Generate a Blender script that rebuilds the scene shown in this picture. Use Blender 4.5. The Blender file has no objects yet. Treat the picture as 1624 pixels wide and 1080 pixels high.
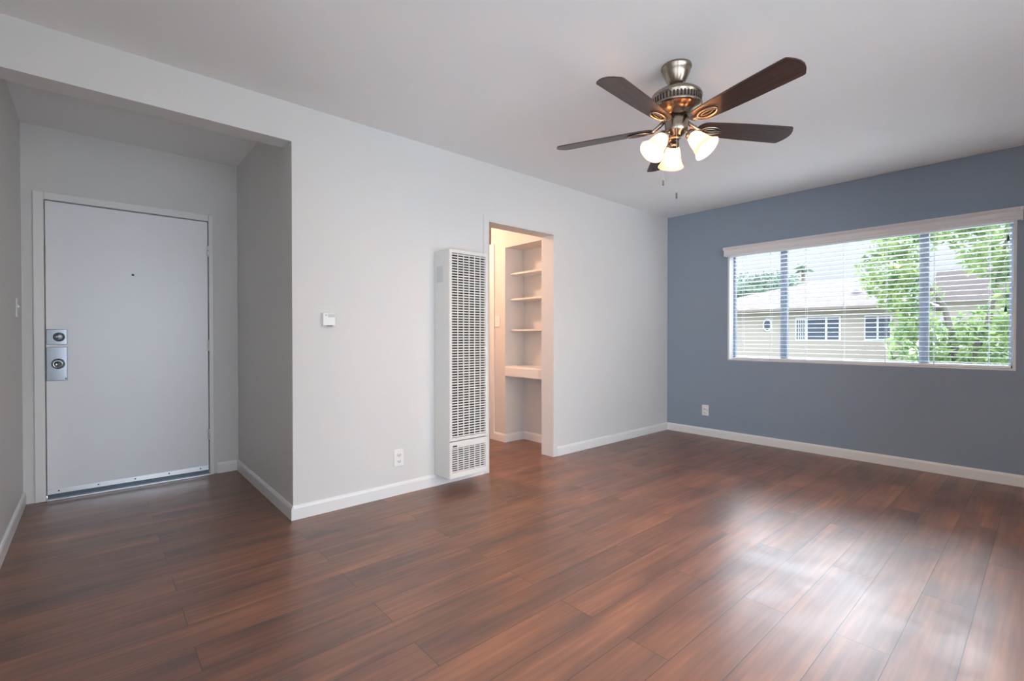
import bpy, bmesh, math, random
from mathutils import Vector, Matrix, noise
PI = math.pi
R = math.radians
C = bpy.context.scene.collection
sc = bpy.context.scene

# ------------------------------------------------------------------ camera
HC = 2.465                                   # ceiling height
cam_d = bpy.data.cameras.new('camera')
cam = bpy.data.objects.new('camera', cam_d)
C.objects.link(cam)
cam_d.sensor_width = 36
cam_d.lens = 753.06 / 1624 * 36
cam_d.clip_start = 0.02
cam.location = (0, 0, 1.09)
yaw, pitch = 0.848492, -0.0090148
fw = Vector((math.cos(yaw) * math.cos(pitch), math.sin(yaw) * math.cos(pitch), math.sin(pitch)))
cam.rotation_euler = fw.to_track_quat('-Z', 'Y').to_euler()
sc.camera = cam

# ------------------------------------------------------------------ sky: bright overcast, plus bright patches added to light the room
SKY_LOW, SKY_HIGH, GLOW, REAR = 0.62, 1.6, 25.0, 3.2
w = bpy.data.worlds.new('sky')
sc.world = w
w.use_nodes = True
nt = w.node_tree
nt.nodes.clear()
def wn(t, **k):
    n = nt.nodes.new(t)
    for a_, v in k.items():
        setattr(n, a_, v)
    return n
tc = wn('ShaderNodeTexCoord')
sep = wn('ShaderNodeSeparateXYZ')
nt.links.new(tc.outputs['Generated'], sep.inputs[0])
up = wn('ShaderNodeMapRange', interpolation_type='SMOOTHSTEP')
up.inputs[1].default_value = 0.05; up.inputs[2].default_value = 0.6
up.inputs[3].default_value = SKY_LOW; up.inputs[4].default_value = SKY_HIGH
nt.links.new(sep.outputs[2], up.inputs[0])
def lobe(el, az, c0, amp):                   # broad bright patch added to the unseen sky to light the room
    dot = wn('ShaderNodeVectorMath', operation='DOT_PRODUCT')
    dot.inputs[1].default_value = (math.cos(el) * math.cos(az), math.cos(el) * math.sin(az), math.sin(el))
    nt.links.new(tc.outputs['Generated'], dot.inputs[0])
    gl = wn('ShaderNodeMapRange', interpolation_type='SMOOTHSTEP')
    gl.inputs[1].default_value = c0; gl.inputs[2].default_value = 1.0
    gl.inputs[3].default_value = 0.0; gl.inputs[4].default_value = amp
    nt.links.new(dot.outputs['Value'], gl.inputs[0])
    return gl.outputs[0]
tot = up.outputs[0]
def band(amp):                                # bright band added above the visible sky for room light and floor reflection, 15 to 45 degrees up beyond the window
    def ramp(sock, a_, b_, top):
        g_ = wn('ShaderNodeMapRange', interpolation_type='SMOOTHSTEP')
        g_.inputs[1].default_value = a_; g_.inputs[2].default_value = b_; g_.inputs[4].default_value = top
        nt.links.new(sock, g_.inputs[0]); return g_.outputs[0]
    d_ = wn('ShaderNodeVectorMath', operation='DOT_PRODUCT')
    d_.inputs[1].default_value = (math.cos(R(13)), math.sin(R(13)), 0)
    nt.links.new(tc.outputs['Generated'], d_.inputs[0])
    inv = wn('ShaderNodeMath', operation='SUBTRACT'); inv.inputs[0].default_value = 0.78
    nt.links.new(sep.outputs[2], inv.inputs[1])
    m1 = wn('ShaderNodeMath', operation='MULTIPLY'); m2 = wn('ShaderNodeMath', operation='MULTIPLY')
    nt.links.new(ramp(sep.outputs[2], 0.20, 0.40, 1), m1.inputs[0]); nt.links.new(ramp(inv.outputs[0], 0, 0.25, 1), m1.inputs[1])
    nt.links.new(ramp(d_.outputs['Value'], 0.45, 0.72, amp), m2.inputs[0]); nt.links.new(m1.outputs[0], m2.inputs[1])
    return m2.outputs[0]
for l_ in (band(GLOW), lobe(R(3), R(-104), 0.15, REAR)):
    add = wn('ShaderNodeMath', operation='ADD')
    nt.links.new(tot, add.inputs[0]); nt.links.new(l_, add.inputs[1])
    tot = add.outputs[0]
bg = wn('ShaderNodeBackground')
bg.inputs[0].default_value = (0.82, 0.905, 1.0, 1)
nt.links.new(tot, bg.inputs[1])
wo = wn('ShaderNodeOutputWorld')
nt.links.new(bg.outputs[0], wo.inputs[0])

sc.view_settings.view_transform = 'Standard'
sc.view_settings.look = 'None'
sc.view_settings.gamma = 1
sc.view_settings.use_curve_mapping = False
sc.view_settings.exposure = 0.74
sc.cycles.use_denoising = True
sc.cycles.use_adaptive_sampling = False
sc.cycles.max_bounces = 14
sc.cycles.diffuse_bounces = 8
sc.cycles.transparent_max_bounces = 24
sc.cycles.sample_clamp_indirect = 40

# ------------------------------------------------------------------ materials
def mat(name, col=(0.8, 0.8, 0.8), rough=0.5, metal=0.0, spec=0.5, bump=0.0, bscale=200, var=0.0, vscale=3, coat=0, emit=None, estr=0):
    m = bpy.data.materials.new(name)
    m.use_nodes = True
    n = m.node_tree
    b = n.nodes['Principled BSDF']
    b.inputs['Base Color'].default_value = (*col, 1)
    b.inputs['Roughness'].default_value = rough
    b.inputs['Metallic'].default_value = metal
    b.inputs['Specular IOR Level'].default_value = spec
    b.inputs['Coat Weight'].default_value = coat
    if emit:
        b.inputs['Emission Color'].default_value = (*emit, 1)
        b.inputs['Emission Strength'].default_value = estr
    t = n.nodes.new('ShaderNodeTexCoord')
    if bump:
        x = n.nodes.new('ShaderNodeTexNoise'); x.inputs['Scale'].default_value = bscale; x.inputs['Detail'].default_value = 4
        n.links.new(t.outputs['Object'], x.inputs['Vector'])
        bp = n.nodes.new('ShaderNodeBump'); bp.inputs['Strength'].default_value = bump; bp.inputs['Distance'].default_value = 0.002
        n.links.new(x.outputs['Fac'], bp.inputs['Height']); n.links.new(bp.outputs[0], b.inputs['Normal'])
    if var:
        x = n.nodes.new('ShaderNodeTexNoise'); x.inputs['Scale'].default_value = vscale; x.inputs['Detail'].default_value = 5
        n.links.new(t.outputs['Object'], x.inputs['Vector'])
        r = n.nodes.new('ShaderNodeValToRGB')
        r.color_ramp.elements[0].position = 0.3; r.color_ramp.elements[1].position = 0.7
        r.color_ramp.elements[0].color = (*[c * (1 - var) for c in col], 1)
        r.color_ramp.elements[1].color = (*[min(1, c * (1 + var)) for c in col], 1)
        n.links.new(x.outputs['Fac'], r.inputs[0]); n.links.new(r.outputs[0], b.inputs['Base Color'])
    return m

M = {}
M['wall'] = mat('white_wall_paint', (0.675, 0.668, 0.655), 0.55, spec=0.3, bump=0.06, bscale=160)
M['ceiling'] = mat('ceiling_paint', (0.83, 0.825, 0.82), 0.7, spec=0.2, bump=0.08, bscale=120)
M['blue'] = mat('slate_blue_paint', (0.275, 0.335, 0.41), 0.5, spec=0.35, bump=0.06, bscale=160)
M['trim'] = mat('white_gloss_trim', (0.78, 0.78, 0.77), 0.32, spec=0.5)
M['door'] = mat('white_gloss_door', (0.84, 0.85, 0.87), 0.33, spec=0.5, bump=0.02, bscale=60)
M['plastic'] = mat('white_plastic', (0.82, 0.82, 0.80), 0.35)
M['plastic_grey'] = mat('grey_plastic', (0.55, 0.56, 0.56), 0.4)
M['dark'] = mat('dark_slot', (0.02, 0.02, 0.02), 0.6)
M['heater'] = mat('heater_enamel', (0.70, 0.69, 0.655), 0.35, spec=0.5)
M['heater_in'] = mat('heater_inside', (0.035, 0.033, 0.032), 0.6, var=0.3, vscale=20)
M['chrome'] = mat('polished_chrome', (0.30, 0.32, 0.35), 0.14, 1.0)
M['alu'] = mat('brushed_aluminium', (0.72, 0.73, 0.75), 0.3, 1.0, bump=0.05, bscale=300)
M['thresh'] = mat('dark_metal', (0.10, 0.12, 0.14), 0.4, 0.8)
M['nickel'] = mat('brushed_nickel', (0.36, 0.30, 0.24), 0.26, 1.0, bump=0.03, bscale=250)
M['nickel_dark'] = mat('dark_nickel_slot', (0.05, 0.035, 0.03), 0.5, 0.3)
M['slat'] = mat('white_blind_slat', (0.86, 0.87, 0.88), 0.4)
M['valance'] = mat('white_valance', (0.78, 0.77, 0.77), 0.45)
M['cord'] = mat('white_cord', (0.7, 0.72, 0.75), 0.8)
M['tassel'] = mat('green_tassel', (0.05, 0.12, 0.07), 0.6)
M['frame'] = mat('grey_window_frame', (0.27, 0.32, 0.40), 0.4, 0.2)

def blade_mat():
    m = mat('dark_walnut_blade', (0.05, 0.03, 0.027), 0.34, spec=0.45)
    n = m.node_tree; b = n.nodes['Principled BSDF']
    t = n.nodes.new('ShaderNodeTexCoord'); mp = n.nodes.new('ShaderNodeMapping')
    mp.inputs['Scale'].default_value = (3, 60, 60)
    x = n.nodes.new('ShaderNodeTexNoise'); x.inputs['Scale'].default_value = 1.5; x.inputs['Detail'].default_value = 6
    r = n.nodes.new('ShaderNodeValToRGB')
    r.color_ramp.elements[0].color = (0.036, 0.021, 0.018, 1); r.color_ramp.elements[1].color = (0.075, 0.042, 0.036, 1)
    r.color_ramp.elements[0].position = .3; r.color_ramp.elements[1].position = .7
    n.links.new(t.outputs['Object'], mp.inputs[0]); n.links.new(mp.outputs[0], x.inputs['Vector'])
    n.links.new(x.outputs['Fac'], r.inputs[0]); n.links.new(r.outputs[0], b.inputs['Base Color'])
    return m
M['blade'] = blade_mat()

def shade_mat():
    m = bpy.data.materials.new('frosted_shade_glass'); m.use_nodes = True
    n = m.node_tree; n.nodes.clear()
    o = n.nodes.new('ShaderNodeOutputMaterial')
    tr = n.nodes.new('ShaderNodeBsdfTranslucent'); tr.inputs[0].default_value = (0.72, 0.60, 0.50, 1)
    df = n.nodes.new('ShaderNodeBsdfDiffuse'); df.inputs[0].default_value = (0.80, 0.74, 0.69, 1)
    gs = n.nodes.new('ShaderNodeBsdfGlossy'); gs.inputs['Roughness'].default_value = 0.2
    a = n.nodes.new('ShaderNodeMixShader'); a.inputs[0].default_value = 0.78
    b = n.nodes.new('ShaderNodeMixShader'); b.inputs[0].default_value = 0.06
    n.links.new(tr.outputs[0], a.inputs[1]); n.links.new(df.outputs[0], a.inputs[2])
    n.links.new(a.outputs[0], b.inputs[1]); n.links.new(gs.outputs[0], b.inputs[2])
    n.links.new(b.outputs[0], o.inputs[0])
    return m
M['shade'] = shade_mat()
BULB = 520
M['bulb'] = mat('warm_bulb', (1, 0.9, 0.8), 0.4, emit=(1.0, 0.61, 0.31), estr=BULB)

def glass_mat():
    m = bpy.data.materials.new('window_glass'); m.use_nodes = True
    n = m.node_tree; n.nodes.clear()
    o = n.nodes.new('ShaderNodeOutputMaterial')
    tr = n.nodes.new('ShaderNodeBsdfTransparent'); tr.inputs[0].default_value = (0.96, 0.965, 0.97, 1)
    gs = n.nodes.new('ShaderNodeBsdfGlossy'); gs.inputs['Roughness'].default_value = 0.02
    fr = n.nodes.new('ShaderNodeFresnel'); fr.inputs[0].default_value = 1.3
    mx = n.nodes.new('ShaderNodeMixShader')
    n.links.new(fr.outputs[0], mx.inputs[0]); n.links.new(tr.outputs[0], mx.inputs[1]); n.links.new(gs.outputs[0], mx.inputs[2])
    n.links.new(mx.outputs[0], o.inputs[0])
    return m
M['glass'] = glass_mat()

def floor_mat():
    m = bpy.data.materials.new('dark_laminate_planks'); m.use_nodes = True
    n = m.node_tree; b = n.nodes['Principled BSDF']; L = n.links.new
    def nd(t, **k):
        x = n.nodes.new(t)
        for a_, v in k.items(): setattr(x, a_, v)
        return x
    t = nd('ShaderNodeTexCoord')
    mp = nd('ShaderNodeMapping')
    PW, PL = 0.1625, 1.183
    mp.inputs['Location'].default_value = (-2.034 + 10 * PL, -0.192 + 40 * PW, 0)
    L(t.outputs['Object'], mp.inputs[0])
    def brick(ms):
        k = nd('ShaderNodeTexBrick'); k.offset = 0.5; k.offset_frequency = 2; k.squash_frequency = 1; k.squash = 1
        k.inputs['Color1'].default_value = (0, 0, 0, 1); k.inputs['Color2'].default_value = (1, 1, 1, 1); k.inputs['Mortar'].default_value = (0.5, 0.5, 0.5, 1)
        k.inputs['Scale'].default_value = 1; k.inputs['Mortar Size'].default_value = ms; k.inputs['Mortar Smooth'].default_value = 0.0
        k.inputs['Brick Width'].default_value = PL; k.inputs['Row Height'].default_value = PW
        L(mp.outputs[0], k.inputs['Vector'])
        return k
    k = brick(0.0014)
    # grain: the noise is shifted per plank and stretched along the plank
    cmb = nd('ShaderNodeCombineXYZ'); mul = nd('ShaderNodeMath', operation='MULTIPLY'); mul.inputs[1].default_value = 37
    L(k.outputs['Color'], mul.inputs[0]); L(mul.outputs[0], cmb.inputs[2])
    ad = nd('ShaderNodeVectorMath', operation='ADD'); L(t.outputs['Object'], ad.inputs[0]); L(cmb.outputs[0], ad.inputs[1])
    def grain(sc_, s, det, dist=0.0):
        q = nd('ShaderNodeMapping'); q.inputs['Scale'].default_value = sc_
        L(ad.outputs[0], q.inputs[0])
        x = nd('ShaderNodeTexNoise'); x.inputs['Scale'].default_value = s; x.inputs['Detail'].default_value = det; x.inputs['Distortion'].default_value = dist
        L(q.outputs[0], x.inputs['Vector'])
        return x
    g1 = grain((1.0, 4.5, 1), 1.5, 5, 0.0)          # blotches
    g2 = grain((1.0, 20, 1), 2.4, 6, 0.2)         # streaks
    r1 = nd('ShaderNodeValToRGB')
    e = r1.color_ramp.elements
    e[0].position = 0.32; e[0].color = (0.078, 0.043, 0.038, 1)
    e[1].position = 0.72; e[1].color = (0.37, 0.150, 0.072, 1)
    x = e.new(0.47); x.color = (0.160, 0.070, 0.044, 1)
    x = e.new(0.58); x.color = (0.235, 0.096, 0.054, 1)
    mixf = nd('ShaderNodeMix'); mixf.data_type = 'FLOAT'; mixf.inputs[0].default_value = 0.42
    L(g1.outputs['Fac'], mixf.inputs[2]); L(g2.outputs['Fac'], mixf.inputs[3])
    tint = nd('ShaderNodeMapRange'); tint.inputs[3].default_value = -0.025; tint.inputs[4].default_value = 0.03
    L(k.outputs['Color'], tint.inputs[0])
    sm = nd('ShaderNodeMath', operation='ADD'); L(mixf.outputs[0], sm.inputs[0]); L(tint.outputs[0], sm.inputs[1])
    L(sm.outputs[0], r1.inputs[0])
    joint = nd('ShaderNodeMix'); joint.data_type = 'RGBA'; joint.inputs[7].default_value = (0.055, 0.032, 0.026, 1)
    L(k.outputs['Fac'], joint.inputs[0]); L(r1.outputs[0], joint.inputs[6])
    L(joint.outputs[2], b.inputs['Base Color'])
    # sheen: worn, slightly swirled lacquer
    sw = nd('ShaderNodeTexNoise'); sw.inputs['Scale'].default_value = 5; sw.inputs['Detail'].default_value = 3; sw.inputs['Distortion'].default_value = 0.8
    L(t.outputs['Object'], sw.inputs['Vector'])
    rr = nd('ShaderNodeMapRange'); rr.inputs[1].default_value = 0.3; rr.inputs[2].default_value = 0.7
    rr.inputs[3].default_value = 0.30; rr.inputs[4].default_value = 0.38
    L(sw.outputs['Fac'], rr.inputs[0]); L(rr.outputs[0], b.inputs['Roughness'])
    b.inputs['IOR'].default_value = 1.8
    h = nd('ShaderNodeMath', operation='MULTIPLY_ADD'); h.inputs[1].default_value = -1.0
    g2m = nd('ShaderNodeMath', operation='MULTIPLY'); g2m.inputs[1].default_value = 0.0; L(g2.outputs['Fac'], g2m.inputs[0])
    L(k.outputs['Fac'], h.inputs[0]); L(g2m.outputs[0], h.inputs[2])
    bp = nd('ShaderNodeBump'); bp.inputs['Strength'].default_value = 0.5; bp.inputs['Distance'].default_value = 0.0012
    L(h.outputs[0], bp.inputs['Height']); L(bp.outputs[0], b.inputs['Normal'])
    return m
M['floor'] = floor_mat()

def leaf_mat(name, c1, c2, trans):
    m = bpy.data.materials.new(name); m.use_nodes = True
    n = m.node_tree; n.nodes.clear()
    o = n.nodes.new('ShaderNodeOutputMaterial')
    t = n.nodes.new('ShaderNodeTexCoord')
    x = n.nodes.new('ShaderNodeTexNoise'); x.inputs['Scale'].default_value = 5; x.inputs['Detail'].default_value = 3
    r = n.nodes.new('ShaderNodeValToRGB')
    r.color_ramp.elements[0].position = .35; r.color_ramp.elements[1].position = .65
    r.color_ramp.elements[0].color = (*c1, 1); r.color_ramp.elements[1].color = (*c2, 1)
    d = n.nodes.new('ShaderNodeBsdfDiffuse'); tr = n.nodes.new('ShaderNodeBsdfTranslucent')
    a = n.nodes.new('ShaderNodeMixShader'); a.inputs[0].default_value = trans
    n.links.new(t.outputs['Object'], x.inputs['Vector']); n.links.new(x.outputs['Fac'], r.inputs[0])
    n.links.new(r.outputs[0], d.inputs[0]); n.links.new(r.outputs[0], tr.inputs[0])
    n.links.new(d.outputs[0], a.inputs[1]); n.links.new(tr.outputs[0], a.inputs[2]); n.links.new(a.outputs[0], o.inputs[0])
    return m
M['leaf'] = leaf_mat('light_green_leaves', (0.12, 0.22, 0.10), (0.42, 0.55, 0.22), 0.4)
M['leaf_dark'] = leaf_mat('dark_green_leaves', (0.10, 0.16, 0.13), (0.24, 0.33, 0.25), 0.25)
M['bark'] = mat('grey_bark', (0.20, 0.17, 0.15), 0.9, bump=0.5, bscale=30)
M['grass'] = mat('lawn', (0.10, 0.12, 0.07), 0.9, var=0.3, vscale=2)
M['stucco'] = mat('cream_stucco', (0.55, 0.49, 0.43), 0.9, bump=0.3, bscale=40)
M['roof'] = mat('pinkish_roof_tiles', (0.125, 0.10, 0.096), 0.85, var=0.12, vscale=4)
M['fascia'] = mat('brown_fascia', (0.33, 0.27, 0.24), 0.7)
M['hwin'] = mat('white_house_window', (0.9, 0.9, 0.9), 0.5)
M['pane'] = mat('dark_house_pane', (0.13, 0.16, 0.22), 0.5, spec=0.1)
M['vent'] = mat('blue_grey_vent', (0.20, 0.23, 0.33), 0.5)

# ------------------------------------------------------------------ helpers
class MB:
    """collects shapes, then links them as one mesh object"""
    def __init__(s):
        s.bm = bmesh.new(); s.mi = 0
    def _q(s, pts):
        f = s.bm.faces.new([s.bm.verts.new(p) for p in pts]); f.material_index = s.mi; return f
    def box(s, x0, x1, y0, y1, z0, z1, mx=None, bev=0.0):
        r = bmesh.ops.create_cube(s.bm, size=1)
        vs = r['verts']
        T = Matrix.Translation(((x0 + x1) / 2, (y0 + y1) / 2, (z0 + z1) / 2)) @ Matrix.Diagonal((abs(x1 - x0), abs(y1 - y0), abs(z1 - z0), 1))
        if bev:
            bmesh.ops.transform(s.bm, matrix=T, verts=vs)
            es = list({e for v in vs for e in v.link_edges})
            r2 = bmesh.ops.bevel(s.bm, geom=es, offset=bev, segments=2, affect='EDGES', profile=0.5)
            vs = list({v for f in r2['faces'] for v in f.verts} | {v for v in vs if v.is_valid})
            T = Matrix.Identity(4)
        if mx is not None:
            T = mx @ T
        bmesh.ops.transform(s.bm, matrix=T, verts=vs)
        for f in {f for v in vs for f in v.link_faces}:
            f.material_index = s.mi
        return s
    def lathe(s, prof, n=32, mx=None, smooth=True):
        mx = mx or Matrix.Identity(4)
        rings = []
        for r, z in prof:
            if r < 1e-6:
                rings.append([s.bm.verts.new(mx @ Vector((0, 0, z)))])
            else:
                rings.append([s.bm.verts.new(mx @ Vector((r * math.cos(2 * PI * i / n), r * math.sin(2 * PI * i / n), z))) for i in range(n)])
        for A, B in zip(rings, rings[1:]):
            for i in range(n):
                j = (i + 1) % n
                if len(A) == 1 and len(B) == 1: continue
                if len(A) == 1: f = s.bm.faces.new((A[0], B[j], B[i]))
                elif len(B) == 1: f = s.bm.faces.new((A[i], A[j], B[0]))
                else: f = s.bm.faces.new((A[i], A[j], B[j], B[i]))
                f.smooth = smooth; f.material_index = s.mi
        return s
    def tube(s, pts, r, n=10, closed=False, rs=None):
        pts = [Vector(p) for p in pts]
        N = len(pts); rings = []
        up_ = Vector((0, 0, 1))
        for i, p in enumerate(pts):
            if closed: d = (pts[(i + 1) % N] - pts[i - 1]).normalized()
            else: d = (pts[min(i + 1, N - 1)] - pts[max(i - 1, 0)]).normalized()
            a_ = d.cross(up_)
            if a_.length < 1e-3: a_ = d.cross(Vector((1, 0, 0)))
            a_.normalize(); b_ = d.cross(a_)
            rr = rs[i] if rs else r
            rings.append([s.bm.verts.new(p + rr * (math.cos(2 * PI * k / n) * a_ + math.sin(2 * PI * k / n) * b_)) for k in range(n)])
        for i in range(N if closed else N - 1):
            A, B = rings[i], rings[(i + 1) % N]
            for k in range(n):
                f = s.bm.faces.new((A[k], A[(k + 1) % n], B[(k + 1) % n], B[k])); f.smooth = True; f.material_index = s.mi
        if not closed:
            for q in (rings[0][::-1], rings[-1]):
                f = s.bm.faces.new(q); f.material_index = s.mi
        return s
    def prism(s, outline, mx, h):
        """outline (u,v) points, extruded by h along local z"""
        a_ = [s.bm.verts.new(mx @ Vector((u, v, 0))) for u, v in outline]
        b_ = [s.bm.verts.new(mx @ Vector((u, v, h))) for u, v in outline]
        n = len(a_)
        fs = [s.bm.faces.new(a_[::-1]), s.bm.faces.new(b_)]
        for i in range(n):
            fs.append(s.bm.faces.new((a_[i], a_[(i + 1) % n], b_[(i + 1) % n], b_[i])))
        for f in fs: f.material_index = s.mi
        return s
    def sweep(s, prof, path_axis, p0, p1):
        """profile of (depth, z) points run from p0 to p1; depth goes along the third argument's outward axis"""
        p0, p1 = Vector(p0), Vector(p1); ax = Vector(path_axis)
        a_ = [s.bm.verts.new(p0 + ax * d + Vector((0, 0, z))) for d, z in prof]
        b_ = [s.bm.verts.new(p1 + ax * d + Vector((0, 0, z))) for d, z in prof]
        n = len(a_)
        s.bm.faces.new(a_[::-1]); s.bm.faces.new(b_)
        for i in range(n):
            s.bm.faces.new((a_[i], a_[(i + 1) % n], b_[(i + 1) % n], b_[i]))
        return s
    def build(s, name, m, parent=None, weld=False):
        if weld: bmesh.ops.remove_doubles(s.bm, verts=s.bm.verts, dist=1e-5)
        bmesh.ops.recalc_face_normals(s.bm, faces=s.bm.faces)
        me = bpy.data.meshes.new(name); s.bm.to_mesh(me); s.bm.free()
        for x in (m if isinstance(m, (list, tuple)) else [m]): me.materials.append(x)
        o = bpy.data.objects.new(name, me); C.objects.link(o)
        if parent: o.parent = parent
        return o
def tag(o, label, cat, group=None):
    o['label'] = label; o['category'] = cat
    if group: o['group'] = group
    return o
def struct(o):
    o['kind'] = 'structure'; return o
def empty(name, loc, label, cat, group=None):
    o = bpy.data.objects.new(name, None); C.objects.link(o); o.location = loc; o.empty_display_size = .1
    return tag(o, label, cat, group)
def copy_tree(o, parent=None):
    c = o.copy(); C.objects.link(c)
    if parent: c.parent = parent
    for ch in list(o.children): copy_tree(ch, c)
    return c

def wall(name, m, axis, t0, t1, u0, u1, v0, v1, holes=()):
    """slab between t0 and t1 on axis ('x' or 'y'), spanning u (the other horizontal axis) and v (z), with holes cut through"""
    us = sorted({u0, u1, *[h[i] for h in holes for i in (0, 1) if u0 < h[i] < u1]})
    vs = sorted({v0, v1, *[h[i] for h in holes for i in (2, 3) if v0 < h[i] < v1]})
    def solid(i, j):
        if not (0 <= i < len(us) - 1 and 0 <= j < len(vs) - 1): return False
        cu, cv = (us[i] + us[i + 1]) / 2, (vs[j] + vs[j + 1]) / 2
        return not any(h[0] < cu < h[1] and h[2] < cv < h[3] for h in holes)
    P = (lambda t, u, v: (t, u, v)) if axis == 'x' else (lambda t, u, v: (u, t, v))
    b = MB()
    for i in range(len(us) - 1):
        for j in range(len(vs) - 1):
            if not solid(i, j): continue
            A, B, D, E = us[i], us[i + 1], vs[j], vs[j + 1]
            for t in (t0, t1): b._q([P(t, A, D), P(t, B, D), P(t, B, E), P(t, A, E)])
            if not solid(i - 1, j): b._q([P(t0, A, D), P(t1, A, D), P(t1, A, E), P(t0, A, E)])
            if not solid(i + 1, j): b._q([P(t0, B, D), P(t1, B, D), P(t1, B, E), P(t0, B, E)])
            if not solid(i, j - 1): b._q([P(t0, A, D), P(t1, A, D), P(t1, B, D), P(t0, B, D)])
            if not solid(i, j + 1): b._q([P(t0, A, E), P(t1, A, E), P(t1, B, E), P(t0, B, E)])
    return struct(b.build(name, m, weld=True))

# ------------------------------------------------------------------ room shell
XL, XC, XB = -0.347, 0.882, 5.034            # entry's left wall, entry's right wall, blue wall
YA, YAI, YE, YN = 2.966, 3.106, 4.382, -1.0  # long white wall (front, back), front-door wall, wall behind the camera
HX, NKY, HEND, HY = 3.17, 3.705, 3.93, 4.9   # hall's right wall, nook's left side, hall wall end, hall's far wall

f = MB(); f.box(XL - .14, XB + .14, YN - .14, HY + .14, -0.12, 0.0); struct(f.build('floor', M['floor']))
f = MB(); f.box(XL - .14, XB + .14, YN - .14, HY + .14, HC, HC + .12); struct(f.build('ceiling', M['ceiling']))
wall('wall_left', M['wall'], 'y', YA, YAI, XL, XB, 0, HC, [(XL - 1, XC, -1, 2.239), (2.365, 3.104, -1, 2.012)])
wall('wall_right', M['blue'], 'x', XB, XB + .14, YN, YAI, 0, HC, [(0.167, 2.262, 0.838, 1.975)])
wall('wall_near', M['wall'], 'y', YN - .14, YN, XL, XB, 0, HC, [(-0.3, 3.0, 0.25, 2.2)])
wall('wall_entry_left', M['wall'], 'x', XL - .14, XL, YN - .14, YE + .14, 0, HC, [(-0.8, 1.6, 0.25, 2.2)])
wall('wall_entry_right', M['wall'], 'x', XC, XC + .12, YAI, YE, 0, HC)
wall('wall_entry_back', M['wall'], 'y', YE, YE + .14, XL, XC + .12, 0, HC, [(-0.262, 0.699, -1, 2.01)])
# hall behind the long wall, with the shelf nook
wall('wall_hall_right', M['wall'], 'x', HX, HX + .10, YAI, HEND, 0, HC, [(YAI - 1, NKY, -1, 1.997)])
nk = MB()
nk.box(HX + .10, 3.43, NKY, NKY + .05, 0, 2.05)          # nook side
nk.box(3.43, 3.48, YAI, NKY + .05, 0, 2.05)              # nook back
nk.box(HX + .10, 3.43, YAI, NKY, 1.997, 2.05)            # nook top
struct(nk.build('wall_nook', M['wall']))
wall('wall_hall_left', M['wall'], 'x', 1.80, 1.9, YAI, HY, 0, HC)
wall('wall_hall_back', M['wall'], 'y', HY, HY + .1, 1.9, 4.6, 0, HC)
wall('wall_hall_far', M['wall'], 'x', 4.5, 4.6, YAI, HY, 0, HC)

# baseboards: flat board with an eased top edge
BB = [(0, 0), (0.013, 0), (0.013, 0.066), (0.009, 0.078), (0.004, 0.084), (0, 0.084)]
def baseboard(name, pieces):
    b = MB()
    for ax, p0, p1 in pieces: b.sweep(BB, ax, p0, p1)
    return struct(b.build(name, M['trim']))
baseboard('baseboard_left', [((0, -1, 0), (XC, YA, 0), (2.307, YA, 0)), ((0, -1, 0), (3.151, YA, 0), (XB, YA, 0))])
baseboard('baseboard_right', [((-1, 0, 0), (XB, YN, 0), (XB, YA - .013, 0))])
baseboard('baseboard_entry_right', [((-1, 0, 0), (XC, YA - .013, 0), (XC, YE, 0))])
baseboard('baseboard_entry_left', [((1, 0, 0), (XL, YN, 0), (XL, YE - .0, 0))])
baseboard('baseboard_entry_back', [((0, -1, 0), (0.731, YE, 0), (XC - .013, YE, 0))])
baseboard('baseboard_nook', [((-1, 0, 0), (HX, NKY, 0), (HX, 3.872, 0)), ((0, -1, 0), (HX - .013, NKY, 0), (3.43, NKY, 0)), ((-1, 0, 0), (3.43, YAI, 0), (3.43, NKY - .013, 0))])

baseboard('baseboard_hall_back', [((0, -1, 0), (1.9, HY, 0), (4.5, HY, 0))])

# doorway casing on the long wall and its jamb lining
b = MB()
b.box(2.308, 2.353, YA - .011, YA, 0, 2.045, bev=.002)
b.box(3.116, 3.150, YA - .011, YA, 0, 2.045, bev=.002)
b.box(2.353, 3.116, YA - .011, YA, 2.012, 2.045, bev=.002)
b.box(2.353, 2.365, YA - .008, YAI + .004, 0, 2.012)
b.box(3.104, 3.116, YA - .008, YAI + .004, 0, 2.012)
b.box(2.365, 3.104, YA - .008, YAI + .004, 2.000, 2.012)
struct(b.build('trim_1', M['wall']))
# casing at the end of the hall's side wall
b = MB()
b.box(HX - .014, HX, 3.873, HEND, 0, 2.06, bev=.003)
b.box(HX - .014, HX + .114, HEND, HEND + .014, 0, 2.06, bev=.003)
struct(b.build('trim_2', M['trim']))

# ------------------------------------------------------------------ front door
b = MB()
def casing(b, x0, x1, z0, z1):
    b.box(x0, x1, YE - .018, YE, z0, z1, bev=.005)
casing(b, -0.293, -0.241, 0, 2.04)
casing(b, 0.681, 0.712, 0, 2.04)
casing(b, -0.241, 0.681, 1.990, 2.04)
b.box(-0.262, -0.241, YE - .004, YE + .13, 0, 2.01)
b.box(0.681, 0.699, YE - .004, YE + .13, 0, 2.01)
b.box(-0.241, 0.681, YE - .004, YE + .13, 1.990, 2.01)
b.box(-0.241, 0.681, YE + .047, YE + .06, 0.02, 1.990)
struct(b.build('trim_3', M['trim']))
b = MB(); b.box(-0.236, 0.676, YE + .002, YE + .044, 0.040, 1.984, bev=.002)
door = struct(b.build('door_1', M['door']))
b = MB()
b.box(-0.235, 0.675, YE - .006, YE + .0015, 0.040, 0.074, bev=.001)
sweep = b.build('door_sweep', M['alu'], door)
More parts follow.
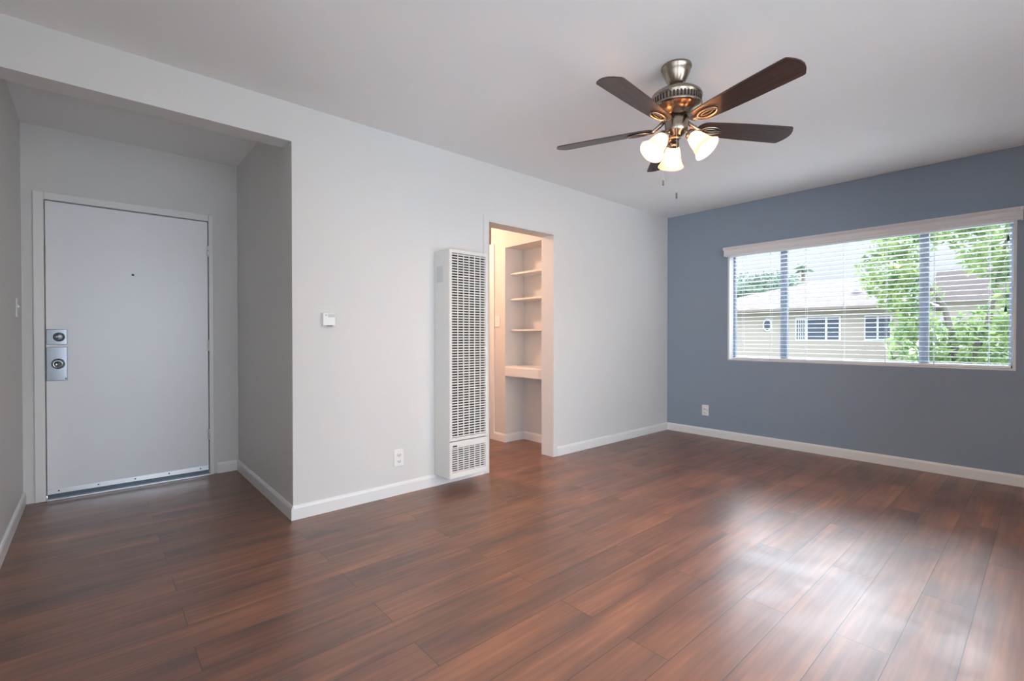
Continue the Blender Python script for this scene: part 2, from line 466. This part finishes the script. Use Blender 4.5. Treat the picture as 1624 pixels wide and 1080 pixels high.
for k in range(5):
    b = MB(); b.lathe([(0, 0.0035), (.004, .003), (.005, 0)], 10, Matrix.Translation((-0.18 + k * .2, YE - .006, .058)) @ Matrix.Rotation(R(90), 4, 'X'))
    b.build('screw', M['dark'], sweep)
b = MB(); b.box(-0.235, 0.675, YE - .002, YE + .02, 0.012, 0.040); b.build('door_gasket', M['thresh'], door)
b = MB(); b.box(-0.241, 0.681, YE - .028, YE + .12, 0.0, 0.012, bev=.003)
struct(b.build('trim_4', M['alu']))
# lock plates
for name, z0, z1 in (('deadbolt_plate', 1.034, 1.137), ('knob_plate', 0.793, 1.018)):
    b = MB(); b.box(-0.235, -0.133, YE - .004, YE + .002, z0, z1, bev=.0025)
    pl = b.build(name, M['chrome'], door)
    if name[0] == 'd':
        Mx = Matrix.Translation((-0.173, YE - .004, 1.085)) @ Matrix.Rotation(R(90), 4, 'X')
        b = MB(); b.lathe([(.030, 0), (.030, .006), (.024, .013), (.012, .016), (0, .016)], 28, Mx)
        b.build('deadbolt_rose', M['chrome'], pl)
        b = MB(); b.box(-.019, .019, -.006, .006, .016, .034, Mx, bev=.003); b.build('thumb_turn', M['chrome'], pl)
    else:
        Mx = Matrix.Translation((-0.178, YE - .004, 0.906)) @ Matrix.Rotation(R(90), 4, 'X')
        b = MB(); b.lathe([(.034, 0), (.034, .004), (.026, .009), (.014, .012), (.013, .028), (.020, .034), (.030, .044), (.032, .054), (.028, .062), (.018, .064), (.016, .060), (0, .060)], 32, Mx)
        kn = b.build('door_knob', M['chrome'], pl)
        b = MB(); b.box(-.002, .002, -.009, .009, .058, .0625, Mx); b.build('lock_button', M['dark'], kn)
        b = MB(); b.lathe([(.004, 0), (.004, .002), (0, .002)], 12, Matrix.Translation((-.142, YE - .004, .806)) @ Matrix.Rotation(R(90), 4, 'X')); b.build('screw', M['dark'], pl)
b = MB(); b.lathe([(.008, 0), (.007, .003), (.004, .003), (.004, .001), (0, .001)], 18, Matrix.Translation((0.216, YE + .002, 1.532)) @ Matrix.Rotation(R(90), 4, 'X'))
b.build('peephole', M['thresh'], door)
for z in (1.757, 1.017, 0.318):
    b = MB()
    for k in range(5): b.lathe([(0, k * .018), (.0065, k * .018 + .0005), (.0065, k * .018 + .0165), (0, k * .018 + .017)], 12, Matrix.Translation((.679, YE - .008, z - .045)))
    b.box(.664, .693, YE - .0025, YE + .0025, z - .043, z + .043)
    b.build('hinge', M['trim'], door)

# ------------------------------------------------------------------ window in the blue wall
W0, W1, WZ0, WZ1 = 0.167, 2.262, 0.838, 1.975
FX = XB + .095
b = MB()
for (y0, y1, z0, z1) in ((W0, W1, WZ0, WZ0 + .035), (W0, W1, WZ1 - .035, WZ1), (W0, W0 + .04, WZ0, WZ1), (W1 - .04, W1, WZ0, WZ1)):
    b.box(FX, FX + .04, y0, y1, z0, z1, bev=.002)
win = struct(b.build('window_1', M['frame']))
for y in (1.750, 0.692):
    b = MB(); b.box(FX - .004, FX + .036, y - .031, y + .031, WZ0 + .035, WZ1 - .035, bev=.003)
    b.box(FX - .010, FX - .004, y - .006, y + .006, WZ0 + .035, WZ1 - .035)
    b.build('mullion', M['frame'], win)
for y0, y1 in ((W0 + .04, .661), (.723, 1.719), (1.781, W1 - .04)):
    b = MB(); b.box(FX + .016, FX + .020, y0, y1, WZ0 + .035, WZ1 - .035); b.build('pane', M['glass'], win)
b = MB()
b.box(XB + .001, FX, W0, W0 + .018, WZ0, WZ1, bev=.001); b.box(XB + .001, FX, W1 - .018, W1, WZ0, WZ1, bev=.001)
b.box(XB + .001, FX, W0 + .018, W1 - .018, WZ0, WZ0 + .012); b.box(XB + .001, FX, W0 + .018, W1 - .018, WZ1 - .012, WZ1)
struct(b.build('trim_5', M['trim']))
# large unseen window added behind the camera to brighten the room, opposite the long wall
b = MB()
for (x0, x1, z0, z1) in ((-.3, 3.0, .25, .30), (-.3, 3.0, 2.15, 2.2), (-.3, -.25, .30, 2.15), (2.95, 3.0, .30, 2.15), (1.32, 1.38, .30, 2.15)):
    b.box(x0, x1, YN - .10, YN - .06, z0, z1)
added_win_rear = struct(b.build('window_added_rear', M['frame']))
for x0, x1 in ((-.25, 1.32), (1.38, 2.95)):
    b = MB(); b.box(x0, x1, YN - .082, YN - .078, .30, 2.15); b.build('pane', M['glass'], added_win_rear)
b = MB()  # unseen window added beside the camera to brighten the blue wall
for (y0, y1, z0, z1) in ((-.8, 1.6, .25, .30), (-.8, 1.6, 2.15, 2.2), (-.8, -.75, .30, 2.15), (1.55, 1.6, .30, 2.15)):
    b.box(XL - .10, XL - .06, y0, y1, z0, z1)
added_win_side = struct(b.build('window_added_side', M['frame']))
b = MB(); b.box(XL - .082, XL - .078, -.75, 1.55, .30, 2.15); b.build('pane', M['glass'], added_win_side)

# venetian blind
bl = empty('venetian_blind', (XB + .045, (W0 + W1) / 2, WZ0), 'white horizontal slat blind hanging open in the window of the blue wall', 'blind')
def loc(o):                                  # keep world placement under a parent Empty
    o.matrix_parent_inverse = Matrix.Translation(bl.location).inverted(); return o
BX = XB + .045
b = MB(); NS = 27
for k in range(NS):
    z = WZ0 + .048 + k * .0402
    mx = Matrix.Translation((BX, 0, z)) @ Matrix.Rotation(R(4), 4, 'Y')
    n = 4; top = []; bot = []
    for i in range(n + 1):
        u = -.025 + .05 * i / n; c = .0018 * (1 - (u / .025) ** 2)
        top.append((u, c + .0014)); bot.append((u, c - .0014))
    out = bot + top[::-1]
    A = [b.bm.verts.new(mx @ Vector((u, W0 + .028, v))) for u, v in out]; B = [b.bm.verts.new(mx @ Vector((u, W1 - .050, v))) for u, v in out]
    b.bm.faces.new(A); b.bm.faces.new(B[::-1])
    for i in range(len(out)): b.bm.faces.new((A[i], A[(i + 1) % len(out)], B[(i + 1) % len(out)], B[i]))
loc(b.build('slats', M['slat'], bl))
b = MB(); b.box(BX - .028, BX + .028, W0 + .02, W1 - .03, WZ1 - .05, WZ1 - .014, bev=.002); loc(b.build('head_rail', M['slat'], bl))
b = MB(); b.box(BX - .025, BX + .025, W0 + .028, W1 - .050, WZ0 + .014, WZ0 + .032, bev=.003); loc(b.build('bottom_rail', M['slat'], bl))
for y in (2.12, 1.85, 1.537, 1.235, 0.932, 0.62, 0.307):
    b = MB()
    for dx in (-.0275, .0275): b.tube([(BX + dx, y, WZ0 + .012), (BX + dx, y, WZ1 - .04)], .0010, 5)
    b.tube([(BX, y + .006, WZ0 + .012), (BX, y + .006, WZ1 - .04)], .0009, 5)
    loc(b.build('ladder_cord', M['cord'], bl))
for yy, z1 in ((.212, 1.82), (.222, 1.30)):
    b = MB(); b.tube([(BX - .034, yy, WZ1 - .04), (BX - .034, yy, z1)], .0012, 5)
    cd = loc(b.build('pull_cord', M['cord'], bl))
    b = MB(); b.lathe([(0, .022), (.004, .020), (.0085, -.010), (.0085, -.020), (0, -.021)], 14, Matrix.Translation((BX - .034, yy, z1 - .01)))
    b.build('tassel', M['tassel'], cd)
# valance: moulded board across the top with returns to the wall
b = MB()
pf = [(.058, 1.924), (.066, 1.924), (.070, 1.938), (.066, 1.950), (.068, 1.955), (.068, 1.985), (.074, 1.995), (.084, 2.006), (.086, 2.014), (.058, 2.014)]
def valsec(y): return [b.bm.verts.new((XB - d, y, z)) for d, z in pf]
V0, V1 = 0.140, 2.270
A, B = valsec(V0), valsec(V1)
b.bm.faces.new(A); b.bm.faces.new(B[::-1])
for i in range(len(pf)): b.bm.faces.new((A[i], A[(i + 1) % len(pf)], B[(i + 1) % len(pf)], B[i]))
for y0, y1 in ((V0 - .004, V0 + .008), (V1 - .008, V1 + .004)):
    b.box(XB - .072, XB - .001, y0, y1, 1.924, 1.99, bev=.001); b.box(XB - .086, XB - .001, y0 - .004 * (y0 < 1), y1 + .004 * (y0 > 1), 1.988, 2.014, bev=.003)
val = b.build('valance', M['valance'], bl); loc(val)

# ------------------------------------------------------------------ wall heater
hx0, hx1, hy, hz0, hz1 = 1.858, 2.200, YA - .20, 0.086, 1.702
ht = empty('wall_heater', ((hx0 + hx1) / 2, YA, hz0), 'tall off-white wall heater with slotted grilles beside the doorway', 'heater')
def hloc(o): o.matrix_parent_inverse = Matrix.Translation(ht.location).inverted(); return o
b = MB()
t = .012
b.box(hx0, hx0 + t, hy + .014, YA - .001, hz0, hz1, bev=.002)          # side
b.box(hx1 - t, hx1, hy + .014, YA - .001, hz0, hz1, bev=.002)
b.box(hx0 + t, hx1 - t, hy + .014, YA - .001, hz1 - t, hz1)
b.box(hx0 + t, hx1 - t, hy + .03, YA - .001, hz0, hz0 + t)
b.box(hx0 + t, hx1 - t, YA - .02, YA - .001, hz0 + t, hz1 - t)
hloc(b.build('cabinet', M['heater'], ht))
b = MB(); b.box(hx0 - .0015, hx0 + .002, hy + .085, hy + .165, 1.475, 1.590, bev=.0007); hloc(b.build('vent_cover', M['plastic_grey'], ht))
def grille(name, z0, z1, top, bot, pitch, cols, lip):
    b = MB()
    x0, x1 = hx0 + .001, hx1 - .001
    s = .022
    b.box(x0, x0 + s, hy, hy + .022, z0, z1, bev=.003)
    b.box(x1 - s, x1, hy, hy + .022, z0, z1, bev=.003)
    b.box(x0 + s - .003, x1 - s + .003, hy, hy + .022, z1 - top, z1, bev=.003)
    b.box(x0 + s - .003, x1 - s + .003, hy, hy + .022, z0, z0 + bot, bev=.003)
    ga, gb = z0 + bot, z1 - top
    n = int(round((gb - ga) / pitch)); pt = (gb - ga) / n
    for k in range(n):                                                 # pressed louvres
        z = ga + (k + .5) * pt
        b.box(x0 + s, x1 - s, hy + .002, hy + .0045, z - lip / 2, z + lip / 2)
    for i in range(1, cols):                                           # ribs
        x = x0 + s + (x1 - x0 - 2 * s) * i / cols
        b.box(x - .0032, x + .0032, hy + .001, hy + .005, ga, gb)
    g = hloc(b.build(name, M['heater'], ht))
    b = MB(); b.box(x0 + .01, x1 - .01, hy + .020, hy + .024, z0 + .01, z1 - .01)
    q = b.build('dark_backing', M['heater_in'], g)
    q['label'] = 'dark metal behind the slots'
    return g
grille('upper_grille', 0.352, 1.700, .026, .022, .0187, 6, .0082)
low = grille('lower_grille', 0.088, 0.346, .046, .040, .0150, 6, .0078)
b = MB(); b.box(hx0 + .026, hx0 + .062, hy - .0015, hy + .002, .310, .320); b.build('badge', M['dark'], low)
b = MB()
for k in range(13):
    x = hx0 + .035 + k * .0215
    b.box(x, x + .017, hy - .0005 + .016, hy + .03, hz1 - .0005, hz1 + .0012)
hloc(b.build('top_vent', M['plastic_grey'], ht))

# ------------------------------------------------------------------ small wall fittings
def rotz(a_): return Matrix.Rotation(R(a_), 4, 'Z')
def outlet(loc_, rz, label):
    o = empty('electrical_outlet', loc_, label, 'outlet'); o.rotation_euler.z = R(rz)      # faces local -Y
    b = MB(); b.box(-.037, .037, -.006, 0, -.058, .058, bev=.003); b.build('cover_plate', M['plastic'], o)
    for s in (-1, 1):
        b = MB(); b.lathe([(.0165, 0), (.0165, .0025), (0, .0025)], 20, Matrix.Translation((0, -.006, .021 * s)) @ Matrix.Rotation(R(90), 4, 'X') @ Matrix.Diagonal((1, .85, 1, 1)))
        rc = b.build('receptacle', M['plastic'], o)
        b = MB()
        for dx in (-.0065, .0065): b.box(dx - .0013, dx + .0013, -.0092, -.0082, .021 * s - .003, .021 * s + .006)
        b.box(-.0022, .0022, -.0092, -.0082, .021 * s - .0095, .021 * s - .006)
        b.build('slots', M['dark'], rc)
    b = MB(); b.lathe([(.0035, 0), (.003, .0015), (0, .0015)], 10, Matrix.Translation((0, -.006, 0)) @ Matrix.Rotation(R(90), 4, 'X')); b.build('screw', M['alu'], o)
outlet((1.572, YA, .254), 0, 'white electrical outlet low on the white wall beside the heater')
outlet((XB, 2.502, .279), -90, 'white electrical outlet low on the blue wall')
def switch(loc_, rz, label):
    o = empty('light_switch', loc_, label, 'switch'); o.rotation_euler.z = R(rz)
    b = MB(); b.box(-.036, .036, -.006, 0, -.058, .058, bev=.003); b.build('switch_plate', M['plastic'], o)
    b = MB(); b.box(-.005, .005, -.0155, -.005, -.004, .012, Matrix.Rotation(R(-18), 4, 'X'), bev=.001); b.build('toggle', M['plastic'], o)
    for s in (-1, 1):
        b = MB(); b.lathe([(.0033, 0), (.003, .0012), (0, .0012)], 10, Matrix.Translation((0, -.006, .03 * s)) @ Matrix.Rotation(R(90), 4, 'X')); b.build('screw', M['alu'], o)
switch((XL, 4.10, 1.262), 90, 'white light switch on the left wall of the entry beside the front door')
switch((HX, 3.825, 1.245), -90, 'white light switch on the hall wall left of the shelf nook')
th = empty('thermostat', (1.090, YA, 1.193), 'small square white thermostat on the white wall left of the heater', 'thermostat')
b = MB(); b.box(-.041, .041, -.008, 0, -.041, .041, bev=.002); b.build('back_plate', M['plastic'], th)
b = MB(); b.box(-.038, .038, -.028, -.008, -.038, .040, bev=.004); b.build('housing', M['plastic'], th)
b = MB(); b.box(-.008, .034, -.0295, -.0275, .014, .034); b.build('display', M['plastic_grey'], th)
b = MB(); b.lathe([(.006, 0), (.005, .003), (0, .003)], 14, Matrix.Translation((-.020, -.028, .026)) @ Matrix.Rotation(R(90), 4, 'X')); b.build('button', M['plastic_grey'], th)
b = MB(); b.box(-.012, .024, -.026, -.010, -.0405, -.0375); b.build('lever_slot', M['dark'], th)
pt = empty('blank_wall_plate', (XC, 3.55, .915), 'blank plate painted over on the right wall of the entry', 'wall plate')
pt.rotation_euler.z = R(-90)
b = MB(); b.box(-.036, .036, -.004, 0, -.058, .058, bev=.002); b.build('cover_plate', M['wall'], pt)
for s in (-1, 1):
    b = MB(); b.lathe([(.0033, 0), (.003, .001), (0, .001)], 10, Matrix.Translation((0, -.004, .03 * s)) @ Matrix.Rotation(R(90), 4, 'X')); b.build('screw', M['wall'], pt)

# ------------------------------------------------------------------ shelves of the nook
for z, nm in ((1.739, 'top'), (1.476, 'middle'), (1.160, 'lowest')):
    b = MB(); b.box(HX + .066, 3.428, YAI + .002, NKY - .001, z - .018, z, bev=.002)
    lab = {'top': 'white nook shelf nearest the top, one of three thin shelves', 'middle': 'middle white shelf of the three thin ones in the nook',
           'lowest': 'lowest thin white shelf of the nook, next above the thick ledge'}[nm]
    tag(b.build('shelf', M['trim']), lab, 'shelf', 'thin shelves of the nook')
dk = MB(); dk.box(HX + .003, 3.428, YAI + .002, NKY - .001, .735, .787, bev=.003)
desk = dk.build('counter_ledge', M['trim'])
tag(desk, 'thick white ledge across the nook at desk height', 'ledge')
b = MB(); b.box(HX - .008, HX + .004, YAI + .005, NKY - .002, .682, .772, bev=.003); b.build('front_apron', M['trim'], desk)

# ------------------------------------------------------------------ ceiling fan
FX_, FY_, FZ = 2.240, 1.273, 2.160
fan = empty('ceiling_fan', (FX_, FY_, FZ), 'brushed nickel ceiling fan with five dark wood blades and three lit glass shades', 'ceiling fan')
T = lambda x, y, z: Matrix.Translation((x, y, z))
zc = HC - FZ
b = MB(); b.lathe([(0, zc - .0005), (.074, zc - .0005), (.075, zc - .010), (.070, zc - .016), (.067, zc - .030), (.060, zc - .050), (.048, zc - .074), (.039, zc - .086), (.034, zc - .092), (.022, zc - .094), (0, zc - .094)], 40)
b.build('canopy', M['nickel'], fan)
b = MB(); b.lathe([(0, zc - .09), (.021, zc - .09), (.019, zc - .104), (.013, zc - .108), (.013, .17), (0, .17)], 20); b.build('downrod', M['nickel'], fan)
b = MB()
b.lathe([(0, .186), (.030, .186), (.034, .180), (.080, .176), (.110, .166), (.122, .156), (.126, .146), (.1255, .140), (.121, .136), (.121, .104), (.1255, .100), (.123, .092), (.110, .084), (.088, .078), (.074, .068), (.066, .054), (.060, .048), (0, .048)], 48)
mo = b.build('motor_housing', M['nickel'], fan)
b = MB()
for k in range(44):
    b.box(.1195, .1222, -.0043, .0043, .107, .133, Matrix.Rotation(2 * PI * k / 44, 4, 'Z'))
b.build('vent_slots', M['nickel_dark'], mo)
b = MB(); b.lathe([(0, .05), (.036, .05), (.036, .034), (.030, .030), (0, .030)], 28); b.build('flywheel', M['nickel_dark'], fan)
b = MB(); b.lathe([(0, .036), (.050, .036), (.056, .032), (.057, .020), (.056, -.018), (.052, -.030), (.040, -.040), (.036, -.050), (.030, -.056), (0, -.056)], 40); b.build('switch_housing', M['nickel'], fan)
# blades
root = .115; tipr = .648
def outline():
    pts = []
    for k in range(9):                                             # rounded root
        a_ = PI / 2 + PI * k / 8
        pts.append((root + .045 + .045 * math.cos(a_) * 1.0, .050 * math.sin(a_)))
    pts += [(.26, -.058), (.40, -.064), (.54, -.067)]
    pts += [(tipr - .040, -.068), (tipr - .031, -.066), (tipr - .025, -.060), (tipr - .010, -.036), (tipr - .002, -.012), (tipr - .002, .012), (tipr - .010, .036), (tipr - .025, .060), (tipr - .031, .066), (tipr - .040, .068)]
    pts += [(.54, .067), (.40, .064), (.26, .058)]
    return pts
b = MB(); b.prism(outline(), T(0, 0, -.003), .006)
blade = b.build('blade', M['blade'], fan)
b = MB()
ov = [(.192 + .052 * math.cos(2 * PI * k / 28), .027 * math.sin(2 * PI * k / 28), -.008) for k in range(28)]
b.tube(ov, .0055, 8, closed=True)
ov = [(.192 + .034 * math.cos(2 * PI * k / 20), .010 * math.sin(2 * PI * k / 20), -.007) for k in range(20)]
b.tube(ov, .0035, 6, closed=True)
b.tube([(.226, 0, -.007), (.243, 0, -.008)], .004, 6)
b.tube([(.141, 0, -.008), (.115, 0, -.004), (.085, 0, .014), (.055, 0, .038)], .009, 8, rs=[.008, .011, .011, .010])
iron = b.build('blade_iron', M['nickel'], blade)
blades = [blade] + [copy_tree(blade, fan) for _ in range(4)]
for k, o in enumerate(blades):
    o.matrix_local = Matrix.Rotation(17.03486 + 2 * PI * k / 5, 4, 'Z') @ Matrix.Rotation(R(-12), 4, 'X')
# light kit
def on_axis(azd, r, z, tilt):
    return Matrix.Rotation(R(azd), 4, 'Z') @ T(r, 0, z) @ Matrix.Rotation(R(-tilt), 4, 'Y')   # local -Z runs outward and down
kit = []
def light_arm():
    b = MB()
    b.tube([(.028, 0, -.040), (.046, 0, -.034), (.062, 0, -.042), (.074, 0, -.058)], .008, 10)
    mx = T(.070, 0, -.052) @ Matrix.Rotation(R(-40), 4, 'Y')
    b.lathe([(0, .010), (.020, .008), (.029, -.002), (.031, -.020), (.028, -.022), (0, -.022)], 24, mx)
    arm = b.build('light_arm', M['nickel'], fan)
    b = MB()
    o_ = [(.028, -.014), (.030, -.024), (.037, -.040), (.042, -.060), (.046, -.082), (.053, -.104), (.063, -.122), (.068, -.128)]
    i_ = [(r - .0035, z - .0005) for r, z in o_][::-1]
    b.lathe(o_ + i_, 36, mx)
    sh = b.build('glass_shade', M['shade'], arm)
    b = MB(); b.lathe([(0, -.022), (.012, -.022), (.013, -.040), (.018, -.052), (.0265, -.070), (.028, -.082), (.024, -.097), (.014, -.106), (0, -.108)], 24, mx)
    b.build('light_bulb', M['bulb'], arm)
    return arm
arm = light_arm()
for azd, o in zip((40, 160, 280), [arm, copy_tree(arm, fan), copy_tree(arm, fan)]):
    o.rotation_euler.z = R(azd)
# pull chains
for (px, py, z1) in ((-.047, .045, -.262), (-.049, -.031, -.345)):
    b = MB()
    n = int((-.02 - z1) / .006)
    for k in range(n): b.lathe([(0, .0022), (.0019, 0), (0, -.0022)], 6, T(px, py, -.02 - k * .006))
    b.tube([(px, py, -.015), (px, py, z1)], .0006, 5)
    ch = b.build('pull_chain', M['alu'], fan)
    b = MB(); b.lathe([(0, .0), (.0025, -.002), (.0045, -.014), (.0045, -.034), (.002, -.038), (0, -.038)], 12, T(px, py, z1)); b.build('pull_knob', M['thresh'], ch)

# hall ceiling lamp (lights the nook)
hl = empty('hall_ceiling_light', (2.40, 4.25, HC), 'round flush ceiling light in the hall behind the doorway', 'ceiling light')
b = MB(); b.lathe([(0, 0), (.13, 0), (.13, -.02), (0, -.02)], 32); b.build('lamp_base', M['nickel'], hl)
M['dome'] = mat('lit_dome', (1, .9, .8), .4, emit=(1.0, .57, .36), estr=110)
b = MB(); b.lathe([(.12, -.02), (.115, -.045), (.09, -.07), (.05, -.085), (0, -.09)], 32); b.build('lamp_dome', M['dome'], hl)

# ------------------------------------------------------------------ outside
GZ = -0.35
g = MB(); g.box(XB + .2, 70, -40, 60, GZ - .2, GZ); struct(g.build('ground', M['grass']))
hs = empty('neighbour_house', (24, 8, GZ), 'single storey cream house with pinkish roof seen through the window', 'house')
def oloc(o): o.matrix_parent_inverse = Matrix.Translation(hs.location).inverted(); return o
HY0, HY1 = 3.7, 13.5
b = MB(); b.box(24, 32, HY0, HY1, GZ, 2.35); oloc(b.build('house_wall', M['stucco'], hs))
b = MB()
E0, RZ = 2.33, 3.9
vs = [b.bm.verts.new(p) for p in ((23.4, HY0 - .6, E0), (23.4, HY1 + .6, E0), (32.6, HY1 + .6, E0), (32.6, HY0 - .6, E0), (28, HY0 + 2.2, RZ), (28, 8.3, RZ))]
for q in ((0, 4, 5, 1), (2, 5, 4, 3), (0, 3, 4), (1, 5, 2), (0, 1, 2, 3)): b.bm.faces.new([vs[i] for i in q])
oloc(b.build('roof', M['roof'], hs))
b = MB(); b.box(23.36, 23.42, HY0 - .6, HY1 + .6, 2.24, 2.36); oloc(b.build('fascia', M['fascia'], hs))
def hwin(y0, y1, z0, z1, bars):
    b = MB(); X = 23.97
    b.box(X, 24.02, y0, y1, z0, z1)
    fr = oloc(b.build('window', M['hwin'], hs))
    n = len(bars)
    b = MB()
    for (a0, a1) in bars:
        b.box(X - .012, X + .01, y0 + (y1 - y0) * a0, y0 + (y1 - y0) * a1, z0 + .07, z1 - .07)
    b.build('pane', M['pane'], fr)
hwin(5.95, 7.26, .88, 1.96, [(.05, .37), (.44, .95)])
hwin(4.22, 5.12, .92, 1.96, [(.05, .46), (.54, .95)])
hwin(7.28, 7.70, .88, 1.93, [(.1, .2), (.3, .4), (.5, .6), (.72, .85)])
b = MB()
mo_ = Matrix.Translation((24, 8.90, 1.62)) @ Matrix.Rotation(R(-90), 4, 'Y') @ Matrix.Diagonal((1.6, 1, 1, 1))
b.lathe([(.20, -.02), (.20, .04), (.15, .04), (.15, .0)], 28, mo_)
fr = oloc(b.build('oval_window', M['hwin'], hs))
b = MB(); b.lathe([(0, .012), (.15, .012)], 28, mo_); b.build('pane', M['pane'], fr)
b = MB(); b.lathe([(.20, -.1), (.20, .05), (.16, .13), (.08, .18), (0, .2)], 20, Matrix.Translation((25.6, 5.75, 3.02))); oloc(b.build('roof_vent', M['vent'], hs))
h2 = empty('garage_building', (20, -2, GZ), 'pinkish-roofed low building at the right end of the view outside', 'building')
def gloc(o): o.matrix_parent_inverse = Matrix.Translation(h2.location).inverted(); return o
b = MB(); b.box(20.5, 22.9, -8, 2.3, GZ, 2.25); gloc(b.build('house_wall', M['stucco'], h2))
b = MB()
vs = [b.bm.verts.new(p) for p in ((20.0, -8.5, 2.2), (20.0, 2.6, 2.2), (23.3, 2.6, 2.2), (23.3, -8.5, 2.2), (21.8, -8.5, 3.35), (21.8, 2.6, 3.35))]
for q in ((0, 4, 5, 1), (2, 5, 4, 3), (0, 3, 4), (1, 5, 2), (0, 1, 2, 3)): b.bm.faces.new([vs[i] for i in q])
gloc(b.build('roof', M['roof'], h2))

rnd = random.Random(7)
def leaves(b, blobs, count, ln, wd):
    tot = sum(q[3] * q[4] * q[5] for q in blobs)
    for (cx, cy, cz, rx, ry, rz) in blobs:
        for _ in range(max(6, int(count * rx * ry * rz / tot))):
            while True:
                p = Vector((rnd.uniform(-1, 1), rnd.uniform(-1, 1), rnd.uniform(-1, 1)))
                if .15 < p.length < 1: break
            c = Vector((cx + p.x * rx, cy + p.y * ry, cz + p.z * rz))
            l = ln * rnd.uniform(.6, 1.25); w_ = wd * rnd.uniform(.7, 1.2)
            d = Vector((rnd.gauss(0, 1), rnd.gauss(0, 1), rnd.gauss(-.5, .7))).normalized()
            s = d.cross(Vector((rnd.gauss(0, 1), rnd.gauss(0, 1), rnd.gauss(0, 1)))).normalized()
            n = d.cross(s)
            v = [b.bm.verts.new(c + d * (l * u) + s * (w_ * q) + n * (l * k)) for u, q, k in ((-.5, 0, 0), (-.15, .5, .04), (.2, .38, .05), (.5, 0, -.06), (.2, -.38, .05), (-.15, -.5, .04), )]
            b.bm.faces.new((v[0], v[1], v[2], v[3])); b.bm.faces.new((v[0], v[3], v[4], v[5]))
def tree(name, label, base, stems, blobs, count, ln, wd, lm):
    t = empty(name, base, label, 'tree')
    iv = Matrix.Translation(base).inverted()
    b = MB()
    for pts, r in stems:
        b.tube(pts, r, 8, rs=[r * (1 - .75 * i / (len(pts) - 1)) for i in range(len(pts))])
    b.build('trunk', M['bark'], t).matrix_parent_inverse = iv
    b = MB(); leaves(b, blobs, count, ln, wd)
    b.build('foliage', lm, t).matrix_parent_inverse = iv
# leafy tree close to the window, right half of the view
tree('leafy_tree', 'light green long-leaved tree close outside the window, right part of the glass', (9.0, 0.75, GZ),
     [([(9.0, .75, GZ), (9.0, .82, .6), (9.05, 1.0, 1.5), (9.1, 1.5, 2.4)], .07), ([(9.0, .8, .5), (8.95, .55, 1.3), (8.9, .35, 2.6)], .05), ([(9.0, .82, .7), (9.0, 1.25, 1.2), (9.0, 1.7, 1.75)], .03)],
     [(9.0, 1.62, 2.05, .45, .42, .42), (9.0, 1.45, 2.50, .40, .45, .28), (8.9, .42, 2.35, .45, .52, .55), (8.9, .22, 1.6, .40, .34, .65), (8.9, .55, .85, .5, .66, .45), (9.0, 1.30, 1.28, .40, .30, .30),
      (9.0, 1.42, 1.72, .4, .42, .30), (9.1, 1.30, .95, .4, .38, .40), (9.0, .95, 2.65, .4, .5, .25), (9.2, .5, 1.2, .3, .55, .3), (9.2, .9, .55, .3, .7, .3)], 4600, .15, .045, M['leaf'])
def far_tree(name, label, x, y, top, r, dark=True, n=900):
    bl_ = []
    for k in range(7):
        a_ = k * 2.4; q = .45 * r
        bl_.append((x + q * math.cos(a_), y + q * math.sin(a_) * 1.3, top - r * (.5 + .09 * k), r * .6, r * .75, r * .45))
    tree(name, label, (x, y, GZ), [([(x, y, GZ), (x, y, top - r)], .2)], bl_, n, .42, .2, M['leaf_dark'])
far_tree('round_tree', 'grey-green tree at the left end of the view, above the low roof end', 36, 15.6, 5.2, 1.7, n=1500)
far_tree('spreading_tree', 'wide grey-green tree behind the house roof, cut by the left mullion', 44, 16.6, 7.0, 2.5, n=2000)
far_tree('bushy_tree', 'low bushy tree just above the roof ridge right of the left mullion', 39, 12.1, 4.9, 1.1, n=900)
pm = empty('palm_tree', (53, 16.3, GZ), 'thin palm rising above the roof ridge in the distance', 'tree')
iv = Matrix.Translation(pm.location).inverted()
b = MB(); b.tube([(53, 16.3, GZ), (53.05, 16.3, 3), (53, 16.3, 7.7)], .2, 8); b.build('trunk', M['bark'], pm).matrix_parent_inverse = iv
b = MB()
for k in range(22):
    a_ = rnd.uniform(0, 2 * PI); e_ = rnd.uniform(-.4, 1.0); L_ = rnd.uniform(.7, 1.1)
    d = Vector((math.cos(a_) * math.cos(e_), math.sin(a_) * math.cos(e_), math.sin(e_))); s = d.cross(Vector((0, 0, 1))).normalized()
    c = Vector((53, 16.3, 7.7)); P = [c, c + d * L_ * .5 + Vector((0, 0, .08)), c + d * L_ + Vector((0, 0, -.22))]
    v = [b.bm.verts.new(q) for q in (P[0] - s * .03, P[0] + s * .03, P[1] + s * .14, P[2], P[1] - s * .14)]
    b.bm.faces.new(v)
b.build('fronds', M['leaf_dark'], pm).matrix_parent_inverse = iv
